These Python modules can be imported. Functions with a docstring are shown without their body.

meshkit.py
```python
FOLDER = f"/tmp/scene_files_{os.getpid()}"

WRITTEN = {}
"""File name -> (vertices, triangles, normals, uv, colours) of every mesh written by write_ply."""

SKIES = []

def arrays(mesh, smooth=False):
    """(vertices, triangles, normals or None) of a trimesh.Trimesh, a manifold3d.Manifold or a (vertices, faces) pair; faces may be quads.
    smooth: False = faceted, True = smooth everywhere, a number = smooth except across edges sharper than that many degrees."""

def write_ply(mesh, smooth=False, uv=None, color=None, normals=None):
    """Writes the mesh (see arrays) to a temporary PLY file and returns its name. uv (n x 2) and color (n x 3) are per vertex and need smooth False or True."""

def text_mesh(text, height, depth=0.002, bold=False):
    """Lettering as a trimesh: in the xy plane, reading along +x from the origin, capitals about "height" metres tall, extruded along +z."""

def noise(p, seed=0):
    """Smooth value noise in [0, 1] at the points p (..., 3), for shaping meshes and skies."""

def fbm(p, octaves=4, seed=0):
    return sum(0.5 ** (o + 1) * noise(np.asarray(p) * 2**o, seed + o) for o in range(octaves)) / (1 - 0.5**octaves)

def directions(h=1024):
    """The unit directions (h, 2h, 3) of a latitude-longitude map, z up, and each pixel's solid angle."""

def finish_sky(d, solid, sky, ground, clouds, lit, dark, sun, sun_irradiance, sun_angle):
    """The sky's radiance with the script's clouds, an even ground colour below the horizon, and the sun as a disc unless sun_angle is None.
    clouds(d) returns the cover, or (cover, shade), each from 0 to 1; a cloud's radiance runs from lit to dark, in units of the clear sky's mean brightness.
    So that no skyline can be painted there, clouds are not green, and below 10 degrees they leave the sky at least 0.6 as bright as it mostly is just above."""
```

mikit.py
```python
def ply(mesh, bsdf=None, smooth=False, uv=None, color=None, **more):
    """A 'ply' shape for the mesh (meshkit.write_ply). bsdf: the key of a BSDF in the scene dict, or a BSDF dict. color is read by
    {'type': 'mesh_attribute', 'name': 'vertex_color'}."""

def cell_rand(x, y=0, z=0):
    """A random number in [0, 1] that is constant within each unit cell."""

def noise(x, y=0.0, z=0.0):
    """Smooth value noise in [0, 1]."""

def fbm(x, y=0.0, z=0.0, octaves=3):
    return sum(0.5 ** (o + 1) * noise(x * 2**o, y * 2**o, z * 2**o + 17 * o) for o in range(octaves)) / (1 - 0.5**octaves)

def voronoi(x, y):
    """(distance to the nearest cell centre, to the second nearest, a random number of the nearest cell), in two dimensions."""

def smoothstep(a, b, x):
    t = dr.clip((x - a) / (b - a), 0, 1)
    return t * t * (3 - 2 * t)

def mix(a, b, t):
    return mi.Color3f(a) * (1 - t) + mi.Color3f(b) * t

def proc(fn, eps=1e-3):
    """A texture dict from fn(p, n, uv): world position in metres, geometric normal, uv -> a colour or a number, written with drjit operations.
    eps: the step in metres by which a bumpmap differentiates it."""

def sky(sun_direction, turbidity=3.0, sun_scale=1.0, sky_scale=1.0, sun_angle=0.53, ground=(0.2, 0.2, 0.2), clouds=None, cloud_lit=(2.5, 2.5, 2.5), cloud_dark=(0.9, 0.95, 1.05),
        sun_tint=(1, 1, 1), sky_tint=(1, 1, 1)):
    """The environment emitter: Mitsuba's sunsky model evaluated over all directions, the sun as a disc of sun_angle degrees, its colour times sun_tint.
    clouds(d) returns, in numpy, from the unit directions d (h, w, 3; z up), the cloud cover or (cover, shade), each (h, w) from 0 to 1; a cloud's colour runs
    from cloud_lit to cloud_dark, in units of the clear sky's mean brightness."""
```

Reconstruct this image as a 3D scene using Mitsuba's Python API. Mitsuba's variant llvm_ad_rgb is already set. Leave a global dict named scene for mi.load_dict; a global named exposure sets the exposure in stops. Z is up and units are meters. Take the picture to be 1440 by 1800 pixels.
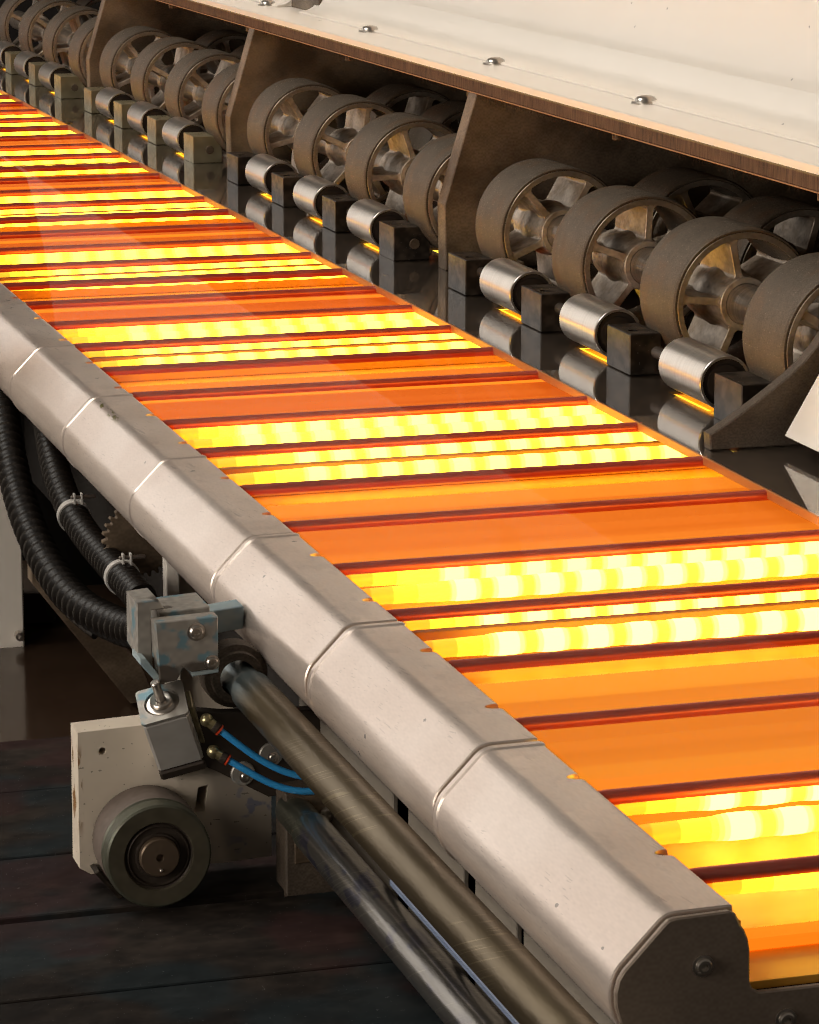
import math, random
import numpy as np
import drjit as dr
import mitsuba as mi
import trimesh
import manifold3d as m3
import shapely
from shapely.geometry import Polygon, Point, LineString, box as sbox
from shapely.ops import unary_union
import mikit
from mikit import proc, noise, fbm, cell_rand, smoothstep, mix

T = mi.ScalarTransform4f
scene, labels = {}, {}
rng = random.Random(7)
nrng = np.random.RandomState(11)

# ---------------------------------------------------------------- camera, light, exposure
exposure = 0.0
PITCH, YAW, CAM_Z = math.radians(12.734), math.radians(16.771), 0.72
FWD = (math.sin(YAW) * math.cos(PITCH), math.cos(YAW) * math.cos(PITCH), -math.sin(PITCH))
scene['camera'] = {'type': 'perspective', 'fov': 2 * math.degrees(math.atan(720 / 5664.0)), 'fov_axis': 'x',
                   'near_clip': 0.05, 'far_clip': 60.0,
                   'to_world': T().look_at(origin=[0, 0, CAM_Z], target=[FWD[0], FWD[1], CAM_Z + FWD[2]], up=[0, 0, 1])}
scene['ambient'] = {'type': 'constant', 'sampling_weight': 60.0, 'radiance': {'type': 'rgb', 'value': [0.115, 0.099, 0.082]}}
# studio softboxes, well outside the frame
def softbox(key, at, to, w, h, L, label):
    scene[key] = {'type': 'rectangle', 'to_world': T().look_at(origin=list(at), target=list(to), up=[0, 0, 1]) @ T().scale([w, h, 1]),
                  'emitter': {'type': 'area', 'sampling_weight': 120.0, 'radiance': {'type': 'rgb', 'value': list(L)}}}
    labels[key] = {'label': label, 'category': 'lamp'}
softbox('softbox_lamp', (-2.6, 5.4, 4.8), (1.3, 4.0, 0), 1.8, 1.4, (7.3, 6.85, 6.2), 'large white softbox lamp hanging beyond the left edge of the picture')
softbox('softbox_lamp_001', (-2.4, 10.5, 1.5), (1.2, 4.0, 0), 2.6, 1.7, (1.22, 1.13, 1.03), 'wide dim softbox lamp far away at the left end of the machine')
softbox('softbox_lamp_002', (-1.6, 1.8, .55), (.62, 3.2, -.15), .75, .6, (6.2, 5.6, 4.9), 'small fill softbox lamp low in front of the left side of the machine')

# ---------------------------------------------------------------- materials
def rgb(*c): return {'type': 'rgb', 'value': list(c)}
def pr(color, rough, metal=0.0, bump=None, bscale=0.001, beps=1e-3, **kw):
    d = {'type': 'principled', 'base_color': color if isinstance(color, dict) else rgb(*color),
         'roughness': rough if isinstance(rough, dict) else float(rough), 'metallic': float(metal), **kw}
    if bump is not None:
        d = {'type': 'bumpmap', 'arbitrary': proc(bump, beps), 'scale': bscale, 'bsdf': d}
    return {'type': 'twosided', 'bsdf': d}

def grain(p, s=60): return fbm(p.x * s, p.y * s, p.z * s, 3)

def c_cover(p, n, uv):
    blotch = fbm(p.x * 9 + 3, p.y * 7, p.z * 9, 3)
    streak = noise(p.x * 260, p.y * 9, p.z * 260)
    fine = noise(p.x * 700, p.y * 200, p.z * 700)
    scr = smoothstep(.80, .86, noise(p.x * 900 + p.y * 130, p.y * 22 - p.x * 60, p.z * 900)) * smoothstep(.5, .6, fbm(p.x * 24, p.y * 12, p.z * 24, 2))
    dirt = smoothstep(.62, .74, fbm(p.x * 60, p.y * 46, p.z * 60, 4)) * smoothstep(-.012, -.002, p.z)
    paint = smoothstep(.52, .60, fbm(p.x * 160, p.y * 60, p.z * 160, 3)) * smoothstep(.0055, .002, dr.abs(p.x - .738)) * smoothstep(3.60, 3.66, p.y) * smoothstep(3.77, 3.74, p.y)
    d = voronoi_specks(p, 19)
    c = mix((.715, .60, .525), (.80, .70, .63), smoothstep(.3, .7, blotch) * .8 + .2 * streak)
    c = c * (0.95 + 0.08 * fine) * (1 - .5 * d) * (1 - .16 * scr) * (1 - .06 * dirt)
    return mix(c, (.20, .17, .02), paint * .85)
def voronoi_specks(p, s):
    a, b, w = mikit.voronoi(p.y * s, (p.x + p.z * 1.3) * s)
    return dr.select((w > .93) & (a < .035 + .3 * (w - .93)), 1.0, 0.0)
def r_cover(p, n, uv): return .24 + .16 * fbm(p.x * 20, p.y * 14, p.z * 20, 3)
def b_cover(p, n, uv): return fbm(p.x * 26, p.y * 17, p.z * 26, 3) + .05 * noise(p.x * 700, p.y * 60, p.z * 700)
scene['cover_steel'] = pr(proc(c_cover), proc(r_cover), .72, b_cover, .0012)

def c_roll(p, n, uv):
    ring = noise(p.y * 900, 3.0, 1.0)
    wear = fbm(p.x * 60, p.y * 50, p.z * 60, 3)
    return mix((.62, .57, .51), (.80, .75, .69), ring * .5 + wear * .5)
scene['roller_steel'] = pr(proc(c_roll), .27, .92)
scene['bearing_dark'] = pr((.055, .042, .033), .5, .5)
def c_bright(p, n, uv): return mix((.45, .41, .37), (.62, .58, .53), grain(p, 120))
scene['bright_metal'] = pr(proc(c_bright), .25, .95)

def c_tread(p, n, uv):    # dusty cast iron with rust patches
    g = fbm(p.x * 35, p.y * 35, p.z * 35, 3)
    sp = noise(p.x * 700, p.y * 700, p.z * 700)
    streak = noise(p.x * 25, p.y * 400, p.z * 25)
    c = mix((.066, .051, .036), (.13, .102, .074), g * .6 + streak * .4)
    rust = smoothstep(.55, .7, fbm(p.x * 22 + 3, p.y * 30, p.z * 22, 4))
    c = mix(c, (.12, .07, .035), rust * .5)
    return c * (.62 + .7 * sp) + dr.select(sp > .92, .14, 0.0)
scene['tread_iron'] = pr(proc(c_tread), .58, .25, lambda p, n, uv: noise(p.x * 500, p.y * 500, p.z * 500), .0004)
def c_cast(p, n, uv):
    g = fbm(p.x * 40 + 7, p.y * 40, p.z * 40, 3)
    f = noise(p.x * 300, p.y * 300, p.z * 300)
    return mix((.34, .26, .18), (.66, .57, .47), smoothstep(.25, .75, g)) * (.8 + .3 * f)
scene['cast_alloy'] = pr(proc(c_cast), .42, .55, lambda p, n, uv: fbm(p.x * 220, p.y * 220, p.z * 220, 2), .0006)
scene['worn_edge'] = pr(proc(lambda p, n, uv: mix((.24, .18, .12), (.56, .49, .41), fbm(p.x * 30, p.y * 30, p.z * 30, 3) * .6 + .4 * noise(p.x * 300, p.y * 300, p.z * 300))), .36, .75)
def c_shaft(p, n, uv):
    return mix((.30, .24, .18), (.50, .43, .36), noise(p.y * 500, p.x * 6, p.z * 6)) * (.75 + .4 * grain(p, 25))
scene['shaft_steel'] = pr(proc(c_shaft), .26, .85)
def c_black(p, n, uv):
    d = fbm(p.x * 60, p.y * 60, p.z * 60, 3)
    s = noise(p.x * 420, p.y * 420, p.z * 420)
    return mix((.018, .014, .011), (.062, .046, .034), smoothstep(.35, .8, d)) + dr.select(s > .955, .10, 0.0)
scene['black_oxide'] = pr(proc(c_black), .36, .3)
def c_brass(p, n, uv):
    return mix((.22, .185, .105), (.36, .315, .205), grain(p, 45)) * (.75 + .4 * noise(p.x * 60, p.y * 500, p.z * 60))
scene['raw_block'] = pr(proc(c_brass), .42, .55)
def c_frame(p, n, uv):
    d = fbm(p.x * 14, p.y * 14, p.z * 14, 4)
    s = noise(p.x * 380, p.y * 380, p.z * 380)
    return mix((.085, .058, .036), (.21, .155, .105), smoothstep(.3, .75, d)) * (.8 + .4 * s)
scene['frame_iron'] = pr(proc(c_frame), .55, .2, lambda p, n, uv: fbm(p.x * 150, p.y * 150, p.z * 150, 3), .0007)
def c_bracket(p, n, uv):
    d = fbm(p.x * 30, p.y * 30, p.z * 30, 3)
    return mix((.05, .036, .026), (.105, .08, .058), d) * (.7 + .6 * noise(p.x * 600, p.y * 600, p.z * 600))
scene['bracket_iron'] = pr(proc(c_bracket), .62, .15, lambda p, n, uv: noise(p.x * 500, p.y * 500, p.z * 500), .0006)
def c_white(p, n, uv):
    d = fbm(p.x * 6, p.y * 5, p.z * 6, 4)
    a, b, w = mikit.voronoi(p.y * 16 + p.x * 3, p.z * 16 + p.x * 9)
    speck = dr.select((w > .93) & (a < .03), 1.0, 0.0)
    c = mix((.77, .71, .63), (.81, .755, .68), d)
    return c * (1 - .55 * speck)
scene['cream_paint'] = pr(proc(c_white), .28, 0, lambda p, n, uv: fbm(p.x * 45, p.y * 45, p.z * 45, 2), .00006, specular=.5)
def c_dull(p, n, uv):
    d = fbm(p.x * 18, p.y * 18, p.z * 18, 4)
    s = noise(p.x * 260, p.y * 260, p.z * 260)
    return mix((.50, .43, .34), (.66, .58, .48), d) * dr.select(s > .94, .45, 1.0)
scene['dull_white'] = pr(proc(c_dull), .5)
def c_chip(p, n, uv):     # carriage plate: chipped, browned left edge
    base = c_dull(p, n, uv)
    k = fbm(p.x * 120, p.y * 160, p.z * 45, 3)
    chip = smoothstep(.5, .58, k) * smoothstep(.531, .528, p.x) * smoothstep(-.235, -.20, p.z) * smoothstep(-.135, -.155, p.z)
    blue = smoothstep(.6, .72, fbm(p.x * 90, p.y * 90, p.z * 90, 3)) * smoothstep(.655, .69, p.x)
    c = mix(base, (.20, .10, .035), chip)
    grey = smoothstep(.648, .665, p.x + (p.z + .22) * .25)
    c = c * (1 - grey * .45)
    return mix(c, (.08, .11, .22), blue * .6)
scene['shaded_skirt_paint'] = pr(proc(lambda p, n, uv: c_dull(p, n, uv) * .5), .5)  # dull white darkened to offset the fill lamp under the covers
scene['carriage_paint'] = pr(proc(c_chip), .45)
def c_bluegrey(p, n, uv):
    k = fbm(p.x * 55, p.y * 55, p.z * 55, 4)
    e = fbm(p.x * 30 + 9, p.y * 30, p.z * 30, 3)
    c = mix((.27, .25, .225), (.40, .375, .335), noise(p.x * 200, p.y * 200, p.z * 200))
    c = mix(c, (.16, .27, .32), smoothstep(.56, .70, k))
    return mix(c, (.05, .035, .025), smoothstep(.66, .74, e) * .8)
scene['worn_aluminium'] = pr(proc(c_bluegrey), .42, .45)
scene['ink_blue_steel'] = pr(proc(lambda p, n, uv: mix((.20, .32, .38), (.42, .45, .43), fbm(p.x * 60, p.y * 60, p.z * 90, 3))), .5, .2)
scene['silver_alloy'] = pr(proc(lambda p, n, uv: mix((.44, .42, .39), (.56, .54, .51), grain(p, 70))), .38, .3)
def c_pipe(p, n, uv):
    turn = noise(p.y * 9, p.x * 14, p.z * 14)
    scr = smoothstep(.62, .8, noise(p.y * 420 + p.z * 900, p.y * 5, p.x * 60)) * smoothstep(.5, .65, noise(p.y * 6.3 + 2, 4, 1))
    c = mix((.10, .072, .038), (.235, .185, .115), turn * .6 + .4 * fbm(p.x * 90, p.y * 18, p.z * 90, 3))
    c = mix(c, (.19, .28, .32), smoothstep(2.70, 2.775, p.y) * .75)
    return c + scr * mi.Color3f(.07, .06, .035)
scene['brass_pipe'] = pr(proc(c_pipe), .30, .85, lambda p, n, uv: fbm(p.x * 120, p.y * 25, p.z * 120, 3), .0006)
def c_pipe2(p, n, uv):
    scr = smoothstep(.7, .85, noise(p.y * 500 + p.z * 900, p.y * 4, p.x * 60)) * smoothstep(.55, .65, noise(p.y * 7.1, 2, 3))
    ink = smoothstep(.55, .68, fbm(p.x * 70, p.y * 26, p.z * 70, 3)) * smoothstep(2.0, 2.6, p.y)
    c = mix((.17, .16, .15), (.33, .315, .29), fbm(p.x * 90, p.y * 14, p.z * 90, 3))
    c = mix(c, (.05, .06, .16), ink * .55)
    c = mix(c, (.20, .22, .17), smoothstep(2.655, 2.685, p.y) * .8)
    return c + scr * mi.Color3f(.06, .055, .04)
scene['chrome_pipe'] = pr(proc(c_pipe2), .2, .9, lambda p, n, uv: fbm(p.x * 120, p.y * 25, p.z * 120, 3), .0004)
scene['hose_rubber'] = pr((.006, .0045, .0036), .4, 0, specular=.2)
scene['blue_tube'] = pr((.03, .26, .58), .25, specular=.6)
scene['red_ring'] = pr((.55, .05, .015), .4)
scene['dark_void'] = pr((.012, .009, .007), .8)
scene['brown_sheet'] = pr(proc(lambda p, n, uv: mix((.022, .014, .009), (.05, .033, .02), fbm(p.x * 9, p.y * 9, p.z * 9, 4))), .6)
def c_brush(p, n, uv):
    h = noise(p.y * 700, p.z * 60, 2.0)
    b = fbm(p.y * 25, p.z * 25, p.x * 10, 3)
    c = mix((.022, .011, .006), (.15, .08, .045), h * .65 + b * .35)
    return mix(c, (.30, .22, .10), smoothstep(.2835, .2865, p.z) * .6)
scene['brush_fibre'] = pr(proc(c_brush), .85, 0, lambda p, n, uv: noise(p.y * 700, p.z * 60, 2.0), .002)
scene['bristle_fibre'] = pr((.06, .035, .02), .8)
def c_wheel(p, n, uv):
    g = fbm(p.x * 90, p.y * 90, p.z * 90, 3)
    c = mix((.068, .060, .040), (.115, .10, .07), g)
    dxy = dr.sqrt(dr.square(p.x - .586) + dr.square(p.z + .23))
    return mix(c, (.055, .085, .068), smoothstep(.043, .049, dxy) * .4 * g * 1.6)
scene['carriage_wheel_steel'] = pr(proc(c_wheel), .42, .4)
scene['wheel_rubber'] = pr(proc(lambda p, n, uv: mix((.085, .065, .052), (.13, .10, .085), grain(p, 120))), .55)
scene['hub_steel'] = pr((.16, .115, .08), .35, .6)
def c_floor(p, n, uv):
    a = fbm(p.x * 7, p.y * 11, 1.0, 4)
    b = fbm(p.x * 40 + 5, p.y * 60, 2.0, 4)
    k = cell_rand(dr.floor(p.y * 5.0), 3, 1)
    c = mix((.008, .0058, .0048), (.027, .020, .0155), smoothstep(.3, .72, a * .6 + b * .4))
    c = mix(c, (.009, .017, .0205), smoothstep(.46, .66, fbm(p.x * 9 + 31, p.y * 9, 5.0, 3)) * .75)
    c = mix(c, (.030, .011, .0105), smoothstep(.5, .68, fbm(p.x * 10 + 71, p.y * 14, 8.0, 3)) * .6)
    s = noise(p.x * 420, p.y * 420, 1.0)
    return c * (.8 + .3 * k) * (.75 + .5 * b) + dr.select(s > .965, .035, 0.0)
scene['floor_boards'] = pr(proc(c_floor), .8, 0, lambda p, n, uv: fbm(p.x * 30, p.y * 60, 1.0, 4), .003, specular=.15)
scene['wet_floor'] = pr(proc(lambda p, n, uv: mix((.024, .013, .008), (.045, .027, .017), fbm(p.x * 8, p.y * 8, 1.0, 4))), .12)
scene['dark_wall'] = pr((.014, .010, .008), .8)
# the glowing bed
scene['panel_coat'] = pr((.22, .07, .008), .7, 0, specular=.08)
scene['divider_coat'] = pr((.50, .20, .03), .5, .2)
scene['gold_reflector'] = pr(proc(lambda p, n, uv: mix((.84, .40, .055), (.92, .50, .08), fbm(p.x * 14, p.y * 60, p.z * 20, 3))), .45, .5)
def c_rod(p, n, uv): return mix((.42, .065, .045), (.60, .115, .08), noise(p.x * 40, p.y * 500, p.z * 500))  # red of the lamp light put into the rods' base colour
scene['rod_steel'] = pr(proc(c_rod), .33, .65)
scene['ledge_edge'] = pr((.46, .19, .06), .5, .4)  # orange of the lamp light put into the lip's colour
scene['clear_glass'] = {'type': 'thindielectric', 'int_ior': 1.02}
scene['plate_glass'] = {'type': 'thindielectric', 'int_ior': 1.5}

def em(*c): return {'type': 'area', 'radiance': rgb(*c)}
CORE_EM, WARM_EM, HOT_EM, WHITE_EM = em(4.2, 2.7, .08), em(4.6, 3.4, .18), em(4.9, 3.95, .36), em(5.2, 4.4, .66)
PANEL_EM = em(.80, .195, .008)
END_EMS = [em(1.15, .37, .014), em(1.6, .62, .02), em(2.6, 1.25, .04)]

# ---------------------------------------------------------------- mesh helpers
def merge(ms): return trimesh.util.concatenate(ms)
def from_manifold(m):
    g = m.to_mesh()
    return trimesh.Trimesh(np.array(g.vert_properties[:, :3]), np.array(g.tri_verts), process=False)
def cbox(x0, x1, y0, y1, z0, z1, c=.0012):
    c = min(c, .3 * min(x1 - x0, y1 - y0, z1 - z0))
    pts = []
    for sx in (0, 1):
        for sy in (0, 1):
            for sz in (0, 1):
                X, Y, Z = (x0, x1)[sx], (y0, y1)[sy], (z0, z1)[sz]
                ix, iy, iz = X + c * (1 - 2 * sx), Y + c * (1 - 2 * sy), Z + c * (1 - 2 * sz)
                pts += [(X, iy, iz), (ix, Y, iz), (ix, iy, Z)]
    return from_manifold(m3.Manifold.hull_points(np.array(pts, float)))
def merge_union(a, b):
    q = [m3.Manifold(m3.Mesh(m.vertices.astype(np.float32), m.faces.astype(np.uint32))) for m in (a, b)]
    return from_manifold(q[0] + q[1])
def ccw(p):
    p = np.asarray(p, float)
    x, y = p[:, 0], p[:, 1]
    return p if (x * np.roll(y, -1) - y * np.roll(x, -1)).sum() > 0 else p[::-1]
def inset(p, c):
    e = np.roll(p, -1, 0) - p
    e /= np.linalg.norm(e, axis=1, keepdims=True) + 1e-12
    nn = np.stack([-e[:, 1], e[:, 0]], 1)
    a, b = np.roll(nn, 1, 0), nn
    m = a + b
    m /= np.maximum((m * m).sum(1, keepdims=True), .35) / 2
    return p + m * c
def loft(sections):
    """closed sections [(y, pts (n,2) as x,z)] -> solid"""
    n = len(sections[0][1])
    V = np.vstack([np.column_stack([p[:, 0], np.full(n, y), p[:, 1]]) for y, p in sections])
    F = []
    for s in range(len(sections) - 1):
        a, b = s * n, (s + 1) * n
        i = np.arange(n); j = (i + 1) % n
        F.append(np.stack([a + i, b + j, a + j], 1)); F.append(np.stack([a + i, b + i, b + j], 1))
    pv, pf = trimesh.creation.triangulate_polygon(Polygon(sections[0][1]), engine='earcut')
    from scipy.spatial import cKDTree
    idx = cKDTree(sections[0][1]).query(pv)[1]
    pf = idx[pf]
    q = sections[0][1]
    ar = np.cross(np.c_[q[pf[:, 1]] - q[pf[:, 0]], np.zeros(len(pf))], np.c_[q[pf[:, 2]] - q[pf[:, 0]], np.zeros(len(pf))])[:, 2]
    pf = np.where((ar < 0)[:, None], pf[:, ::-1], pf)
    F.append(pf); F.append(pf[:, ::-1] + (len(sections) - 1) * n)
    return trimesh.Trimesh(V, np.vstack(F), process=False)
def prism(poly, y0, y1, c=.001):
    p = ccw(poly)
    if c <= 0: return loft([(y0, p), (y1, p)])
    q = inset(p, c)
    return loft([(y0, q), (y0 + c, p), (y1 - c, p), (y1, q)])
def lathe(prof, n=40, axis='y', at=(0, 0, 0)):
    """prof [(r, t)] about the axis; open ends are closed by r = 0 points in the profile."""
    prof = np.array(prof, float)
    k = len(prof)
    a = np.arange(n) * 2 * math.pi / n
    V = np.zeros((k, n, 3))
    V[:, :, 0] = prof[:, :1] * np.cos(a); V[:, :, 2] = prof[:, :1] * np.sin(a); V[:, :, 1] = prof[:, 1:2]
    V = V.reshape(-1, 3)
    i, j = np.meshgrid(np.arange(k - 1), np.arange(n), indexing='ij')
    j2 = (j + 1) % n
    f1 = np.stack([i * n + j, (i + 1) * n + j, (i + 1) * n + j2], -1).reshape(-1, 3)
    f2 = np.stack([i * n + j, (i + 1) * n + j2, i * n + j2], -1).reshape(-1, 3)
    m = trimesh.Trimesh(V, np.vstack([f1, f2]), process=True)
    m.update_faces(m.nondegenerate_faces())
    if m.is_watertight and m.volume < 0: m.invert()
    if axis == 'x': m.vertices = m.vertices[:, [1, 0, 2]] * [1, -1, 1]
    if axis == 'z': m.vertices = m.vertices[:, [0, 2, 1]] * [1, -1, 1]
    m.vertices += np.array(at, float)
    return m
def rod_prof(r, a, b, c=.001): return [(0, a), (r - c, a), (r, a + c), (r, b - c), (r - c, b), (0, b)]
def aim(m, origin, direction):
    """moves a mesh built along +y from 0 so that +y points to direction"""
    d = np.array(direction, float); d /= np.linalg.norm(d)
    m = m.copy(); m.apply_transform(trimesh.geometry.align_vectors([0, 1, 0], d)); m.apply_translation(origin)
    return m
def spline(pts, n):
    from scipy.interpolate import CubicSpline
    pts = np.array(pts, float)
    t = np.r_[0, np.cumsum(np.linalg.norm(np.diff(pts, axis=0), axis=1))]
    return CubicSpline(t, pts)(np.linspace(0, t[-1], n))
def tube(path, radii, sides=18):
    p = np.asarray(path, float); n = len(p)
    radii = np.broadcast_to(np.asarray(radii, float), (n,))
    t = np.gradient(p, axis=0); t /= np.linalg.norm(t, axis=1, keepdims=True)
    u = np.cross(t[0], [0, 1, 0.2]); u /= np.linalg.norm(u)
    a = np.arange(sides) * 2 * math.pi / sides
    V = []
    for i in range(n):
        u = u - t[i] * (u @ t[i]); u /= np.linalg.norm(u)
        w = np.cross(t[i], u)
        V.append(p[i] + radii[i] * (np.cos(a)[:, None] * u + np.sin(a)[:, None] * w))
    V = np.vstack(V + [p[:1], p[-1:]])
    F = []
    j = np.arange(sides); k = (j + 1) % sides
    for i in range(n - 1):
        F.append(np.stack([i * sides + j, i * sides + k, (i + 1) * sides + k], 1)); F.append(np.stack([i * sides + j, (i + 1) * sides + k, (i + 1) * sides + j], 1))
    F.append(np.stack([j * 0 + n * sides, k, j], 1)); F.append(np.stack([j * 0 + n * sides + 1, (n - 1) * sides + j, (n - 1) * sides + k], 1))
    return trimesh.Trimesh(V, np.vstack(F), process=False)

def key_of(name):
    if name not in USED: USED[name] = 0; return name
    USED[name] += 1
    return f'{name}_{USED[name]:03d}'
USED = {}
def lab(key, label, cat, group=None, kind=None):
    labels[key] = {'label': label, 'category': cat}
    if group: labels[key]['group'] = group
    if kind: labels[key]['kind'] = kind
def thing(name, label, cat, group=None):
    k = key_of(name); lab(k, label, cat, group); return k
def part(parent, name, mesh, m, smooth=False, **kw):
    k = key_of(f'{parent}__{name}')
    scene[k] = mesh if isinstance(mesh, dict) else mikit.ply(mesh, m, smooth, **kw)
    return k
def moved(shape, tr): return {**shape, 'to_world': tr}
WORDS = ['first', 'second', 'third', 'fourth', 'fifth', 'sixth', 'seventh', 'eighth', 'ninth', 'tenth', 'eleventh', 'twelfth', 'thirteenth', 'fourteenth', 'fifteenth', 'sixteenth', 'seventeenth', 'eighteenth', 'nineteenth',
         'twentieth', 'twenty-first', 'twenty-second', 'twenty-third', 'twenty-fourth', 'twenty-fifth', 'twenty-sixth', 'twenty-seventh', 'twenty-eighth', 'twenty-ninth', 'thirtieth', 'thirty-first', 'thirty-second', 'thirty-third', 'thirty-fourth', 'thirty-fifth', 'thirty-sixth', 'thirty-seventh', 'thirty-eighth']
def nth(i): return WORDS[i]

Y_END, Y_FAR = 1.866, 9.0
PERIOD, PITCHY = 1.3725, .7368
P0 = 3.25
PLATES = [P0 + PERIOD * k for k in range(1, 5)]
MODS = [P0 + PERIOD * k for k in range(0, 4)]

# ---------------------------------------------------------------- the setting: floor and walls
def structure(name, mesh, m, label, cat):
    scene[name] = mikit.ply(mesh, m); lab(name, label, cat, kind='structure')
structure('floor', cbox(-3, 3.2, -1.5, 2.0, -.33, -.281, .002), 'floor_boards', 'dark stained board floor under the carriage wheel', 'floor')
joints = [2.0, 2.26, 2.545, 2.735, 2.752, 2.915, 3.12, 3.30]
for a, b in zip(joints[:-1], joints[1:]):
    if b - a < .03:
        part('floor', 'plank', cbox(-3, 3.2, a + .003, b - .003, -.33, -.290, .001), 'floor_boards')
    else:
        part('floor', 'plank', cbox(-3, 3.2, a + .0008, b - .0008, -.33, -.281 + rng.uniform(-.001, .001), .0012), 'floor_boards')
part('floor', 'bed', cbox(-3, 3.2, 1.5, 3.29, -.50, -.331, .001), 'dark_void')
structure('rear_floor', cbox(-3, 3.2, 3.304, 12, -.50, -.45, .001), 'wet_floor', 'dark shiny brown floor behind the board floor', 'floor')
structure('wall', cbox(-6, 6, 12.0, 12.2, -.4, 3.5, .001), 'dark_wall', 'dark far wall behind the machine', 'wall')

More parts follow.
